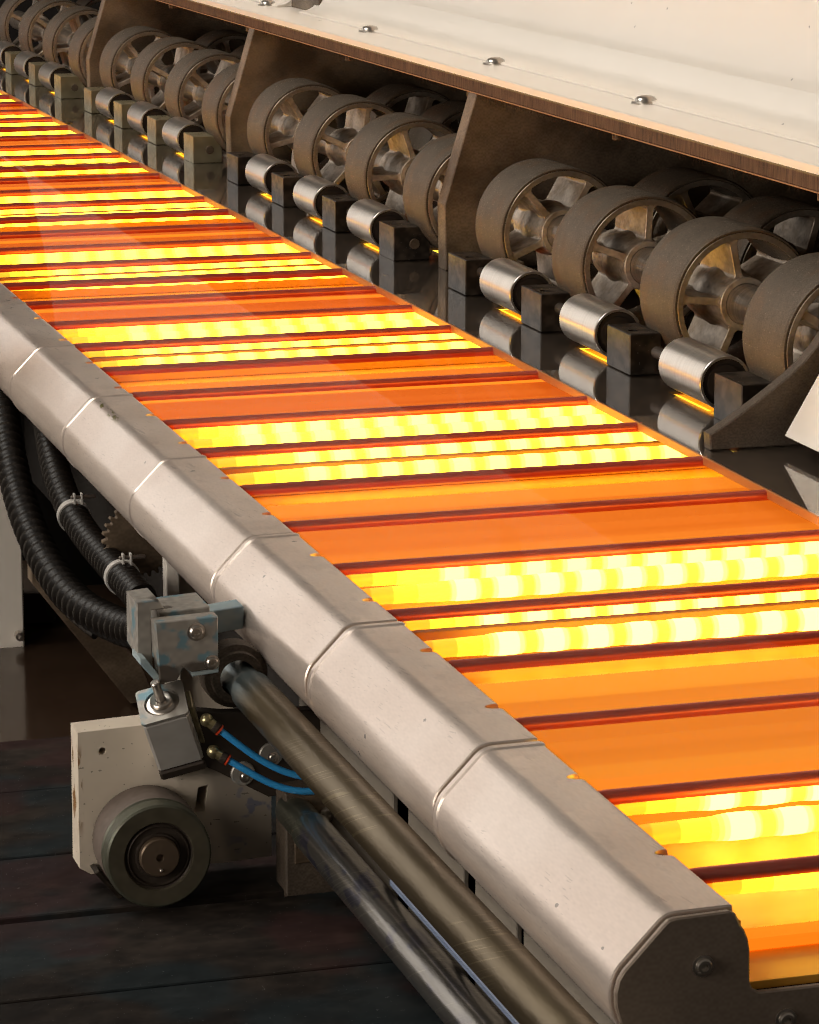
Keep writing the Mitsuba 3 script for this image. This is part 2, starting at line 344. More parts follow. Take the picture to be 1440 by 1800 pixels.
# ---------------------------------------------------------------- the heated bed
bed = thing('heater_bed', 'glowing orange heater bed of reflector trays between the steel edge covers and the side plate', 'heater bed')
XL, XR = .792, 1.93
part(bed, 'base', cbox(XL, XR, Y_END + .001, Y_FAR, -.105, -.0625, .001), 'dark_void')
part(bed, 'side_wall', cbox(.786, .7915, Y_END + .001, Y_FAR, -.10, -.012, .0005), 'gold_reflector')
for k in range(-1, 9):
    o = PITCHY * k
    a, b = 2.56 + o, 2.9365 + o
    a = max(a, Y_END + .001)
    part(bed, 'reflector_tray', cbox(XL, XR, a, b, -.062, -.056, .0005), 'gold_reflector')
    if k < 0:
        kk = part(bed, 'divider_bar', cbox(XL, XR, 1.919, 1.941, -.0555, -.047, .001), 'panel_coat'); scene[kk]['emitter'] = em(1.0, .225, .008)  # added emission stands in for lamp light on this near bar
    if k >= 0:
        part(bed, 'divider_bar', cbox(XL, XR, 2.668 + o, 2.677 + o, -.0555, -.021, .001), 'divider_coat')
    if k < 8:
        p0 = 2.9371 + o
        def across(pl):          # a profile in (y, z), extruded along x
            m = prism(pl, -XR, -XL, 0)
            v = m.vertices.copy(); m.vertices = np.column_stack([-v[:, 1], v[:, 0], v[:, 2]])
            if m.volume < 0: m.invert()
            return m
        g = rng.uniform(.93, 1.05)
        red = (1.0, .80, .62, .56, .60, .54, .58, .55, .55)[k + 1]      # emission stands in for lamp light: nearer panels more amber, farther ones redder
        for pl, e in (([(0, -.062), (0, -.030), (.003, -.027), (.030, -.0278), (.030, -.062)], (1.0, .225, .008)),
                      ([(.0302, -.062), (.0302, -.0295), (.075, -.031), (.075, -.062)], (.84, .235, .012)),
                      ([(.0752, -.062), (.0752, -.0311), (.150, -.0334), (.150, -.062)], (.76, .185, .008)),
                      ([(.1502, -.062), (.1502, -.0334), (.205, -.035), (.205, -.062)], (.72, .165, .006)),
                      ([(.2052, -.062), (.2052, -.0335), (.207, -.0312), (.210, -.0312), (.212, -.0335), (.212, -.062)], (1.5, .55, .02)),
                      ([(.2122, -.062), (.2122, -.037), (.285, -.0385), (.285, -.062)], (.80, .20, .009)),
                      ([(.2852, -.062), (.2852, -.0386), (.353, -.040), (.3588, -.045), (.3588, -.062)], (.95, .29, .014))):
            kk = part(bed, 'painted_glow_panel', across([(p0 + q[0], q[1]) for q in pl]), 'panel_coat')
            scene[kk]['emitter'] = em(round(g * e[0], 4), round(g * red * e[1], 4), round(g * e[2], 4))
SEG = .042
RC0 = .0094
def coil_mesh(half, r, phase, x0):
    out = []
    x = x0 + phase * SEG
    while x < XR - .03:
        out.append(lathe([(0, x - half), (RC0, x - half), (RC0 + .6 * (r - RC0), x - half + .0035), (RC0 + .9 * (r - RC0), x - half + .006), (r, x - half + .009), (r, x + half - .009), (RC0 + .9 * (r - RC0), x + half - .006), (RC0 + .6 * (r - RC0), x + half - .0035), (RC0, x + half), (0, x + half)], 20, 'x'))
        x += SEG
    return merge(out)
CORE = mikit.ply(lathe([(0, .860), (.0088, .860), (.0096, .885), (.0096, XR), (0, XR)], 20, 'x'), 'gold_reflector', 40)
COLD = [mikit.ply(lathe([(0, a), (ra, a), (rb, b), (0, b)], 20, 'x'), 'gold_reflector', 40) for a, b, ra, rb in ((XL, .814, .0078, .0080), (.8141, .836, .0080, .0084), (.8361, .8598, .0084, .0088))]
COILS = []
for ph in (0, .3, .55, .8):
    COILS.append([mikit.ply(coil_mesh(h, r, ph, .884), 'gold_reflector', 60) for h, r in ((.0182, .0099), (.0166, .0102), (.0142, .01045))])
n_l = 0
for k in range(-1, 8):
    for j, q in enumerate((2.634, 2.717, 2.832, 2.903)):
        y = q + PITCHY * k
        if y < Y_END + .05: continue
        key = thing('heat_lamp', f'glowing white-yellow heat lamp tube, {nth(n_l)} counted along the bed from the near end plate', 'heat lamp', 'heat lamp tubes lying across the bed')
        tr = T().translate([0, y, -.028])
        for i, (c, e) in enumerate(zip(COLD, END_EMS)):
            scene[key + '__warm_end' + (f'_{i:03d}' if i else '')] = {**c, 'to_world': tr, 'emitter': e}
        scene[key + '__tube'] = {**CORE, 'to_world': tr, 'emitter': CORE_EM}
        heat = (1.0, 1.0, .72, .50, .36, .28, .22, .2, .2)[k + 1] * (1.0, .92, 1.0, .85)[(j + k) % 4]       # coil emission eases towards the tube tone with distance
        for c, e, nm in zip(COILS[(j + 2 * k) % 4], (WARM_EM, HOT_EM, WHITE_EM), ('coil', 'coil_core', 'coil_centre')):
            e = em(*[round(a + heat * (b - a), 4) for a, b in zip((4.2, 2.7, .08), e['radiance']['value'])])
            scene[f'{key}__{nm}'] = {**c, 'to_world': tr, 'emitter': e}
            labels[f'{key}__{nm}'] = {'kind': 'stuff'}
        n_l += 1
RODS = [1.945, 2.127, 2.323, 2.502, 2.681, 2.863, 3.05, 3.23, 3.432, 3.603, 3.785, 3.966]
while RODS[-1] < 8.0: RODS.append(RODS[-1] + .1842)
rod_shape = mikit.ply(lathe(rod_prof(.0058, .781, 1.316), 20, 'x'), 'rod_steel', 40)
for i, y in enumerate(RODS):
    key = thing('cross_rod', f'dark reddish steel rod across the bed, {nth(i)} from the near end plate', 'rod', 'steel rods across the glowing bed')
    scene[key] = moved(rod_shape, T().translate([0, y, -.0074]))
def sheet(x0, x1): return (np.array([[x0, Y_END, 0], [x1, Y_END, 0], [x1, Y_FAR, 0], [x0, Y_FAR, 0]]), np.array([[0, 1, 2], [0, 2, 3]]))
scene['glass_sheet'] = mikit.ply(sheet(.788, 1.3085), 'clear_glass')
lab('glass_sheet', 'long clear quartz glass sheet lying over the glowing bed', 'glass sheet')
scene['glass_sheet_001'] = mikit.ply(sheet(1.3087, 2.08), 'plate_glass'); USED['glass_sheet'] = 1
lab('glass_sheet_001', 'glossy glass sheet on the dark side plate, mirroring the rollers and blocks', 'glass sheet')

# the dark side plate under the rollers, with slots; those below the rollers show added glow strips
slots = []
for P in MODS:
    for d in (.118, .457, .796):
        slots.append(sbox(1.4155, P + d + .108, 1.450, P + d + .236))
    for d in (.05, .385, .72, 1.055):
        slots.append(sbox(1.50, P + d + .13, 1.545, P + d + .20))
    slots.append(sbox(1.353, P - .006, 1.359, P + .016))
plate = sbox(1.312, Y_END + .001, 2.09, Y_FAR).difference(unary_union(slots))
pm = trimesh.creation.extrude_polygon(plate, .003, engine='earcut'); pm.apply_translation([0, 0, -.0055])
sp = thing('side_plate', 'dark brown side plate under the glass beside the bed, slotted below the rollers', 'side plate')
part(sp, 'sheet', pm, 'brown_sheet')
for P in MODS:  # emissive strips added under the roller slots for the orange glow
    for d in (.118, .457, .796):
        for nm, x0, x1, z, e in (('added_glow_strip', 1.414, 1.452, -.0075, (1.5, .42, .012)), ('added_glow_wire', 1.4235, 1.428, -.0068, (4.2, 2.5, .10))):
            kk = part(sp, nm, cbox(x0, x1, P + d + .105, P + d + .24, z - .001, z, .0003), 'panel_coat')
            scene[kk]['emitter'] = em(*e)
part(sp, 'lip', cbox(1.3085, 1.3118, Y_END + .001, Y_FAR, -.0105, -.0008, .0006), 'ledge_edge')

# near end plate
prof_end = [(.7875, -.012), (.7905, -.016), (.793, -.022), (.7945, -.03), (.795, -.052), (.797, -.0575), (.802, -.0603), (2.09, -.0603), (2.09, -.30), (.74, -.30), (.735, -.10), (.722, -.0935), (.712, -.084), (.7045, -.0715),
            (.701, -.06), (.7005, -.05), (.7025, -.0415), (.706, -.0355), (.7335, -.0065), (.737, -.0035), (.742, -.0025), (.779, -.0015), (.784, -.004)]
ep = thing('end_plate', 'dark grey steel end plate with two socket screws closing the near end of the bed', 'end plate')
part(ep, 'plate', prism(prof_end, 1.858, 1.8635, .0012), 'end_steel')
scene['end_steel'] = pr(proc(lambda p, n, uv: mix((.22, .172, .135), (.28, .222, .178), fbm(p.x * 25, p.y * 25, p.z * 25, 4)) * (.9 + .2 * noise(p.x * 500, 1.0, p.z * 500))), .45, .3)
def cap_screw(parent, x, z, y, r, name='screw', washer=True, mat='bright_metal', yd=-1):
    """socket head screw looking towards -y"""
    prof = [(0, 0), (r * .45, 0), (r * .45, .0012)]
    head = [(r * 1.35, 0), (r * 1.35, -.0012), (r * 1.05, -.0014), (r * 1.0, -r * .55), (r * .8, -r * .72), (r * .5, -r * .74), (r * .46, -r * .25), (0, -r * .25)]
    return part(parent, name, lathe(head, 24, 'y', (x, y, z)), mat, 35)
cap_screw(ep, .7612, -.0372, 1.858, .0056)
cap_screw(ep, .8212, -.0815, 1.858, .0056)

# ---------------------------------------------------------------- steel edge covers on the near side
def arc_pts(cx, cz, r, a0, a1, n): return [(cx + r * math.cos(math.radians(a)), cz + r * math.sin(math.radians(a))) for a in np.linspace(a0, a1, n)]
cover_prof = [(.7845, -.0135), (.7858, -.004), (.785, -.0008), (.7825, 0), (.7460, -.0004), (.7425, -.0008), (.7392, -.0016), (.7362, -.0030), (.7334, -.0050), (.7308, -.0076), (.7062, -.0330), (.7030, -.0372), (.7008, -.0422), (.6995, -.0480),
              (.6992, -.0545), (.7000, -.0620), (.7024, -.0692), (.7062, -.0762), (.7115, -.0830), (.7180, -.0882), (.725, -.0915), (.730, -.0905), (.728, -.04), (.745, -.018), (.775, -.0135)]
SEAMS = [1.866, 2.258, 2.636, 2.992, 3.386, 3.775, 4.14, 4.51, 4.88, 5.25, 5.62]
for i in range(len(SEAMS) - 1):
    gap = [.0052, .0036, .0030, .0022, .0014, .0012, .0012, .0012, .0012, .0012]
    a, b = SEAMS[i] + (gap[i - 1] if i else 0), SEAMS[i + 1] - gap[i]
    p = ccw(cover_prof)
    # slightly uneven dressing of each piece
    p = p + np.array([rng.uniform(-.0010, .0010), rng.uniform(-.0011, .0006)])
    big, lip = inset(p, -.0013), inset(p, .0016)
    sec = [(a, inset(p, .0012)), (a + .001, p), (b - .010, p), (b - .008, big), (b - .0015, big), (b, inset(p, -.0002))]
    m = loft(sec)
    man = m3.Manifold(m3.Mesh(m.vertices.astype(np.float32), m.faces.astype(np.uint32)))
    for y in RODS:
        yn = y + .033
        if a + .01 < yn < b - .01:
            cutter = m3.Manifold.cylinder(.03, .0068, .0068, 20).scale((1.7, 1, 1)).translate((.7845, yn, -.02))
            man = man - cutter
    m = from_manifold(man) if man.num_tri() > 0 else m
    key = thing('edge_cover', ('end piece of the brushed steel edge cover, closed by the end plate' if i == 0 else f'brushed steel edge cover segment, {nth(i)} behind the closed end piece'), 'steel cover', 'steel cover segments along the bed')
    scene[key] = mikit.ply(m, 'cover_steel', 32)
    for yy in (a + .10, b - .12):
        part(key, 'rivet', lathe([(0, .0), (.0048, .0), (.0048, -.002), (.003, -.0042), (0, -.0045)], 16, 'z', (.741, yy, -.0885)), 'bright_metal', 40)
rl = thing('carrier_rail', 'dark rail inside the steel edge covers, showing in their joints', 'rail')
part(rl, 'rail', prism(inset(ccw(cover_prof), .004), Y_END + .002, 5.6, 0), 'frame_iron')

# ---------------------------------------------------------------- spoked wheels, shafts
RW, WW = .0935, .12
def wheel_parts():
    rim = lathe([(.0805, -WW / 2 + .001), (.0815, -WW / 2), (.0885, -WW / 2), (.089, -WW / 2 + .0008), (.0897, -WW / 2), (RW - .002, -WW / 2), (RW, -WW / 2 + .003), (RW, WW / 2 - .003), (RW - .002, WW / 2), (.0815, WW / 2), (.0805, WW / 2 - .001), (.0785, 0), (.0805, -WW / 2 + .001)], 72)
    ring = Point(0, 0).buffer(.088, 64).difference(Point(0, 0).buffer(.0805, 64))
    sh = [ring, Point(0, 0).buffer(.0335, 48)]
    for k in range(5):
        a = math.radians(72 * k + 90)
        sh.append(LineString([(0, 0), (.084 * math.cos(a), .084 * math.sin(a))]).buffer(.0048, cap_style=2))
    full = unary_union(sh)
    full = full.buffer(.0065, 12).buffer(-.0065, 12)
    zone = Point(0, 0).buffer(.0825, 64).difference(Point(0, 0).buffer(.0315, 48)).intersection(full)
    spokes = []
    for k in range(5):
        a0, a1 = math.radians(72 * k + 90 - 36), math.radians(72 * k + 90 + 36)
        wedge = Polygon([(0, 0)] + [(.2 * math.cos(t), .2 * math.sin(t)) for t in np.linspace(a0, a1, 9)])
        g = zone.intersection(wedge).simplify(.0002)
        g = max(getattr(g, 'geoms', [g]), key=lambda q: q.area)
        q = np.array(g.exterior.coords)[:-1]
        spokes.append(prism(q, -WW / 2 + .0025, WW / 2 - .0025, .0008))
    hub = lathe([(.0262, -WW / 2 - .004), (.0325, -WW / 2 - .004), (.0335, -WW / 2 - .003), (.0335, -.045), (.0345, -.03), (.0385, -.012), (.0395, 0), (.0385, .012), (.0345, .03), (.0335, .045), (.0335, WW / 2 + .003), (.0262, WW / 2 + .004), (.0262, -WW / 2 - .004)], 48)
    face = lathe([(.0808, -WW / 2 - .0002), (.0815, -WW / 2 - .0008), (.0880, -WW / 2 - .0008), (.0884, -WW / 2 - .0002), (.0884, -WW / 2 + .003), (.0808, -WW / 2 + .003), (.0808, -WW / 2 - .0002)], 72)
    WHEEL_FACE.append(mikit.ply(face, 'worn_edge', 30))
    return (mikit.ply(rim, 'tread_iron', 35), [mikit.ply(s, 'cast_alloy', 30) for s in spokes], mikit.ply(hub, 'cast_alloy', 40))
WHEEL_FACE = []
RIM, SPOKES, HUB = wheel_parts()
def put_wheel(x, y, z, ang, label, group):
    key = thing('spoked_wheel', label, 'wheel', group)
    tr = T().translate([x, y, z]) @ T().rotate([0, 1, 0], ang)
    part(key, 'rim', moved(RIM, tr), None); part(key, 'rim_face', moved(WHEEL_FACE[0], tr), None); part(key, 'hub', moved(HUB, tr), None)
    for s in SPOKES: part(key, 'spoke', moved(s, tr), None)
SHAFT = mikit.ply(merge([lathe(rod_prof(.0255, 0, 1.325), 40), lathe(rod_prof(.0275, .0, .03), 40), lathe(rod_prof(.044, -.001, .012), 40)]), 'shaft_steel', 40)
n_f = n_b = 0
ANG = [14, -12, 3, 30, 20, -18, 8, 40, -5, 25, 11, 33, 0, 50, 18, 9]
for k, P in enumerate(MODS):
    for d in (.05, .385, .72, 1.055):
        put_wheel(1.526, P + d + WW / 2, .0965, ANG[n_f % 16], f'dusty brown five-spoke iron wheel in the front row, {nth(n_f)} from the right', 'front row of spoked wheels')
        n_f += 1
    for d in (.225, .56, .895):
        put_wheel(1.68, P + d + WW / 2, .0965, ANG[(n_b + 5) % 16] + 7, f'shaded five-spoke iron wheel in the back row under the hood, {nth(n_b)} from the right', 'back row of spoked wheels')
        n_b += 1
    for x, nm in ((1.526, 'front'), (1.68, 'back')):
        key = thing('wheel_shaft', f'bare steel shaft carrying the {nm} wheels in the {nth(k)} bay from the right', 'shaft')
        scene[key] = moved(SHAFT, T().translate([x, P + .043, .0965]))

# ---------------------------------------------------------------- bearing blocks and pressing rollers
def block_mesh():
    m = cbox(0, .042, 0, .083, .0006, .0525, .0012)
    man = m3.Manifold(m3.Mesh(m.vertices.astype(np.float32), m.faces.astype(np.uint32)))
    man = man - m3.Manifold.cylinder(.03, .0068, .0068, 20).translate((.0145, .028, .036))
    return from_manifold(man)
last_prof = [(0, .0006), (.058, .0006), (.058, .028), (.041, .0525), (0, .0525)]
SCREW = lathe([(0, .0), (.0062, 0), (.0066, .001), (.0062, .002), (.0066, .003), (.0062, .004), (.0066, .005), (.006, .0065), (.0034, .0065), (.0034, .004), (0, .004)], 20, 'z')
SCREW.vertices *= [1, 1, -1]; SCREW.invert()
BLK = {m: mikit.ply(block_mesh(), m) for m in ('black_oxide', 'raw_block')}
LAST = {m: mikit.ply(prism(last_prof, 0, .083, .0012), m) for m in ('black_oxide', 'raw_block')}
SCR = mikit.ply(SCREW, 'bearing_dark', 30)
PIN = mikit.ply(lathe([(0, -.0025), (.0075, -.0025), (.0082, -.0015), (.0082, .001), (0, .001)], 24), 'frame_iron', 30)
RR = .0325
SLEEVE = mikit.ply(lathe([(RR - .004, .0), (RR - .0012, 0), (RR, .0015), (RR, .1335), (RR - .0012, .135), (RR - .004, .135)], 64), 'roller_steel', 40)
BEAR = mikit.ply(lathe([(0, .004), (.012, .004), (.012, .002), (.0215, .002), (.022, .005), (RR - .004, .005), (RR - .004, .001)], 40), 'bearing_dark', 40)
BEAR2 = mikit.ply(lathe([(0, .131), (.0215, .133), (RR - .004, .130), (RR - .004, .134)], 40), 'bearing_dark', 40)
AXLE = mikit.ply(lathe(rod_prof(.0075, -.08, .225), 24), 'bearing_dark', 40)
n_k = n_r = 0
for k, P in enumerate(MODS):
    mat = 'black_oxide' if k < 2 else 'raw_block'
    for j, d in enumerate((.118, .457, .796, 1.128)):
        y = P + d - (.022 if k == j == 0 else 0)
        look = 'black' if k < 2 else 'bare metal'
        sh = 'chamfered ' if j == 0 else ''
        key = thing('bearing_block', f'{sh}{look} bearing block on the side plate, {nth(n_k)} from the right', 'bearing block', 'bearing blocks between the rollers')
        tr = T().translate([1.4035, y, 0])
        part(key, 'body', moved((LAST if j == 0 else BLK)[mat], tr), None)
        part(key, 'screw', moved(SCR, T().translate([1.4335, y + .056, .0525])), None)
        if j == 0: part(key, 'pin', moved(PIN, T().translate([1.4365, y, .026])), None)
        n_k += 1
        if j < 3:
            key = thing('press_roller', f'polished steel press roller over the glass edge, {nth(n_r)} from the right', 'roller', 'polished rollers along the glass edge')
            tr = T().translate([1.4265, y + .104, .0355])
            part(key, 'sleeve', moved(SLEEVE, tr), None); part(key, 'bearing', moved(BEAR, tr), None); part(key, 'bearing', moved(BEAR2, tr), None); part(key, 'axle', moved(moved(AXLE, tr), T().translate([1.4265, y + .104, .0345])), None)
            n_r += 1

# ---------------------------------------------------------------- frame plates, end bracket, guard
fp = [(1.451, .0006), (1.449, .10), (1.5005, .272), (1.56, .276), (2.07, .276), (2.07, .0006)]
for k, P in enumerate(PLATES[:3]):
    key = thing('frame_plate', f'tall dusty brown iron frame plate with sloping front edge, {nth(k)} from the right', 'frame plate', 'frame plates dividing the wheel bays')
    part(key, 'web', prism(fp, P + .001, P + .040, .0015), 'frame_iron')
    part(key, 'foot', cbox(1.456, 1.56, P - .05, P + .0005, .0006, .016, .001), 'frame_iron')
br = [(1.327, .0006), (1.3255, .0185), (1.334, .0225), (1.346, .0295), (1.362, .0395), (1.380, .0515), (1.400, .0655), (1.420, .080), (1.438, .096), (1.452, .112), (1.464, .130), (1.476, .152), (1.487, .18), (1.495, .22), (1.50, .272), (2.07, .276), (2.07, .0006)]
key = thing('end_bracket', 'dark cast iron bracket with a concave curved edge standing beside the nearest roller', 'bracket')
part(key, 'web', prism(br, 3.248, 3.268, .0015), 'bracket_iron')
gp = [(1.4055, .017), (1.4435, .0825), (1.470, .128), (1.62, .31), (1.625, .306), (1.4745, .1255), (1.4475, .080), (1.4095, .0145)]
scene['guard_plate'] = mikit.ply(prism(gp, 2.2, 3.226, .0006), 'cream_paint')
lab('guard_plate', 'sloping cream painted guard sheet at the right edge beside the iron bracket', 'guard sheet')

# ---------------------------------------------------------------- hood
hood = thing('machine_hood', 'cream painted machine hood with a bolted flange above the spoked wheels', 'hood')
HY0, HY1 = 2.6, 9.4
fl = [(1.499, .2868), (1.4985, .2960), (1.5005, .2978), (1.504, .2984), (1.640, .2990), (1.640, .2850)]
part(hood, 'flange', prism(fl, HY0, HY1, 0), 'cream_paint', 30)
upper_in = [(1.5705, .2992), (1.5705, .3020), (1.5745, .3030)] + [(1.5745 + .036 * math.sin(t), .3030 + .036 * (1 - math.cos(t)) * 1.0) for t in np.linspace(.15, 1.25, 10)] + [(1.6138, .340), (1.620, .350), (1.628, .3495), (1.628, .2992)]
part(hood, 'bent_sheet', prism(upper_in, HY0, 5.93, .0008), 'cream_paint', 30)
part(hood, 'bent_sheet', prism(upper_in, 6.10, HY1, .0008), 'cream_paint', 30)
panel = [(1.6215, .3496), (1.624, .3525), (1.633, .362), (1.650, .40), (1.667, .46), (1.70, .62), (1.74, .95), (1.76, 1.35), (2.4, 1.35), (2.4, .330), (1.642, .330), (1.642, .3496)]
part(hood, 'panel', prism(panel, HY0, HY1, 0), 'cream_paint', 30)
part(hood, 'slot_backing', cbox(1.60, 1.625, 5.90, 6.13, .2995, .345, .0005), 'frame_iron')
bolt = lathe([(.0200, 0), (.0200, -.0012), (.0190, -.0022), (.0150, -.0028), (.0142, -.0058), (.0115, -.0086), (.007, -.0102), (0, -.0108)], 28, 'z')
bolt.vertices *= [1, 1, 1]
if bolt.vertices[:, 2].max() < .001: bolt.vertices *= [1, 1, -1]; bolt.invert()
BOLT = mikit.ply(bolt, 'bright_metal', 35)
for y in (2.74, 3.41, 4.095, 4.743, 5.442, 6.16, 6.85, 7.54, 8.2):
    part(hood, 'bolt', moved(BOLT, T().translate([1.568, y, .2990])), None)
    part(hood, 'bolt_end', lathe(rod_prof(.007, -.020, 0), 16, 'z', (1.535, y + .02, .268)), 'frame_iron', 40)
part(hood, 'name_plate', cbox(1.672, 1.678, 4.93, 5.02, .492, .56, .0006), 'worn_aluminium')
part(hood, 'brush_strip', cbox(1.4975, 1.512, HY0, HY1, .2680, .2866, .0008), 'brush_fibre')
part(hood, 'edge_strip', cbox(1.4968, 1.5125, HY0, HY1, .2660, .2678, .0004), 'orange_edge')
scene['orange_edge'] = pr((.34, .17, .08), .5, .3)  # orange-brown tone along the hood's lower edge
# loose bristle ends below the strip
bv, bf = [], []
yy = 3.2
while yy < 8.6:
    yy += .0016 + .004 * nrng.rand() ** 2
    if noise_gap := (math.sin(yy * 9.1) + math.sin(yy * 23.7) < -.9): continue
    L = .006 + .014 * nrng.rand() * (.5 + .5 * abs(math.sin(yy * 17)))
    x = 1.503 + .008 * nrng.rand(); dx, dy = nrng.uniform(-.002, .003), nrng.uniform(-.003, .003); w = .00028
    o = len(bv)
    bv += [(x - w, yy - w, .2665), (x + w, yy - w, .2665), (x, yy + w, .2665), (x + dx, yy + dy, .2665 - L)]
    bf += [(o, o + 1, o + 3), (o + 1, o + 2, o + 3), (o + 2, o, o + 3)]
kb = part(hood, 'bristles', trimesh.Trimesh(np.array(bv), np.array(bf), process=False), 'bristle_fibre')
labels[kb] = {'kind': 'stuff'}
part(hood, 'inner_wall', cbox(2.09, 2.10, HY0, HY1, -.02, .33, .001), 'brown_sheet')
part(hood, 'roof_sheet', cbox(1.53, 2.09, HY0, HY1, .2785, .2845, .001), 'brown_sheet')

# ---------------------------------------------------------------- under the bed: white side panels, pipes
for i, (a, b) in enumerate([(1.2, 2.195), (2.212, 2.315), (2.345, 2.50), (2.545, 2.86)]):
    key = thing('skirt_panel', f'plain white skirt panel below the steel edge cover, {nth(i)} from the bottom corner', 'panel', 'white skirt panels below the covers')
    scene[key] = mikit.ply(cbox(.752, .757, a, b, -.262, -.092, .001), 'shaded_skirt_paint')
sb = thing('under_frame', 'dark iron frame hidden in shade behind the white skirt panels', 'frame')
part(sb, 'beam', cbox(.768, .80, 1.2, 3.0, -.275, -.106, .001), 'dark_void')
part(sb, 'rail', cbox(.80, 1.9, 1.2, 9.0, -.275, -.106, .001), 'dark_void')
scene['brass_pipe_thing'] = None; del scene['brass_pipe_thing']
key = thing('guide_pipe', 'thick brassy worn pipe running from the carriage along below the steel covers', 'pipe')
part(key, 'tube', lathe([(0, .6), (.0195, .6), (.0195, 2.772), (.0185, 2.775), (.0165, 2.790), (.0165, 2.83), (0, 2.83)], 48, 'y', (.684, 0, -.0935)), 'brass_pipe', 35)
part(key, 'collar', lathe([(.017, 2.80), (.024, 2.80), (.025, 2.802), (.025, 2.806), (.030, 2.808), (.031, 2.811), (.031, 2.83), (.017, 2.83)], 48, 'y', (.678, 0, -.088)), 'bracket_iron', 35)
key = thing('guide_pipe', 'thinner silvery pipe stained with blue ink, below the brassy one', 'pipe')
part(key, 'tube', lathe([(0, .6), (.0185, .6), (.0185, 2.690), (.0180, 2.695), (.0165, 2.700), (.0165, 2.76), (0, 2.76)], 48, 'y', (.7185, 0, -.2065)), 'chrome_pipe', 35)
scene['blue_strip'] = mikit.ply(cbox(.712, .718, 0.9, 2.42, -.166, -.160, .001), 'strip_blue')
scene['strip_blue'] = pr(proc(lambda p, n, uv: mix((.12, .16, .26), (.22, .27, .37), fbm(p.x * 40, p.y * 30, p.z * 40, 3))), .4, .1)
lab('blue_strip', 'narrow pale blue strip between the brassy pipe and the silvery pipe', 'strip')

# ---------------------------------------------------------------- carriage
car = thing('carriage', 'cream painted carriage plate rolling on one thick wheel at the lower left', 'carriage')
pp = Polygon([(.5265, -.1275), (.582, -.1255), (.64, -.1235), (.70, -.15), (.7085, -.178), (.7085, -.264), (.66, -.266), (.60, -.263), (.536, -.2645), (.5255, -.258)])
hole = Point(.549, -.147).buffer(.0036, 12)
slot = Polygon([(.6385, -.190), (.6485, -.188), (.6445, -.214), (.6345, -.214)])
pm = trimesh.creation.extrude_polygon(pp.difference(hole).difference(slot), .034, engine='earcut')
v = pm.vertices.copy(); pm.vertices = np.column_stack([v[:, 0], 2.8 + v[:, 2], v[:, 1]]); pm.invert()
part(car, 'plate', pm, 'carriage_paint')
part(car, 'plate_back', cbox(.53, .70, 2.835, 2.84, -.25, -.14, .001), 'dark_void')
wy0, wy1 = 2.732, 2.796
wc = (.586, 0, -.2305)
wk = part(car, 'wheel', lathe([(.0315, wy0 + .003), (.0325, wy0 + .0006), (.0470, wy0), (.0488, wy0 + .0018), (.0493, wy0 + .006), (.0493, wy0 + .016), (.0478, wy0 + .0175), (.0478, wy0 + .020), (.0493, wy0 + .0215)], 72, 'y', wc), 'carriage_wheel_steel', 35)
part(wk, 'tyre', lathe([(.0478, wy0 + .020), (.0492, wy0 + .0217), (.0494, wy1 - .002), (.0485, wy1), (.02, wy1)], 72, 'y', wc), 'wheel_rubber', 35)
part(wk, 'bearing', lathe([(.0315, wy0 + .003), (.0300, wy0 + .0045), (.0280, wy0 + .0025), (.0268, wy0 + .0055), (.0215, wy0 + .0055), (.0205, wy0 + .003), (.0188, wy0 + .003), (.0185, wy0 + .006)], 56, 'y', wc), 'bearing_dark', 30)
hubm = lathe([(.0185, wy0 + .006), (.0182, wy0 - .002), (.0170, wy0 - .0035), (.0038, wy0 - .004), (.0030, wy0 + .002), (0, wy0 + .002)], 48, 'y', wc)
part(wk, 'hub', hubm, 'hub_steel', 30)
part(wk, 'grease_nipple', lathe([(.0016, 0), (.0016, -.003), (.0008, -.0038), (0, -.004)], 12, 'y', (.5865, wy0 - .0035, -.2418)), 'bright_metal', 30)
part(car, 'scraper', prism([(.5345, -.2555), (.5385, -.2535), (.5635, -.2845), (.5595, -.2868)], 2.775, 2.799, .0008), 'black_oxide')
# black bracket above the plate, washers and screws
part(car, 'black_bracket', prism([(.60, -.105), (.66, -.115), (.76, -.12), (.76, -.196), (.702, -.200), (.653, -.171), (.612, -.150)], 2.783, 2.798, .001), 'bearing_dark')
for x, z, r in ((.704, -.1585, .0115), (.677, -.1745, .0115)):
    part(car, 'washer', lathe([(0, -.001), (r - .001, -.001), (r, 0), (r, .004)], 28, 'y', (x, 2.781, z)), 'worn_aluminium', 30)
    cap_screw(car, x + .002, z - .003, 2.781, .0042, 'washer_screw')
part(car, 'pipe_holder', prism([(.708, -.186), (.775, -.184), (.775, -.298), (.708, -.30)], 2.745, 2.782, .0015), 'bracket_iron')
part(car, 'holder_face', prism([(.716, -.190), (.768, -.188), (.768, -.252), (.716, -.254)], 2.7425, 2.7449, .0006), 'frame_iron')
cap_screw(car, .7475, -.2075, 2.7424, .0052, 'holder_screw')
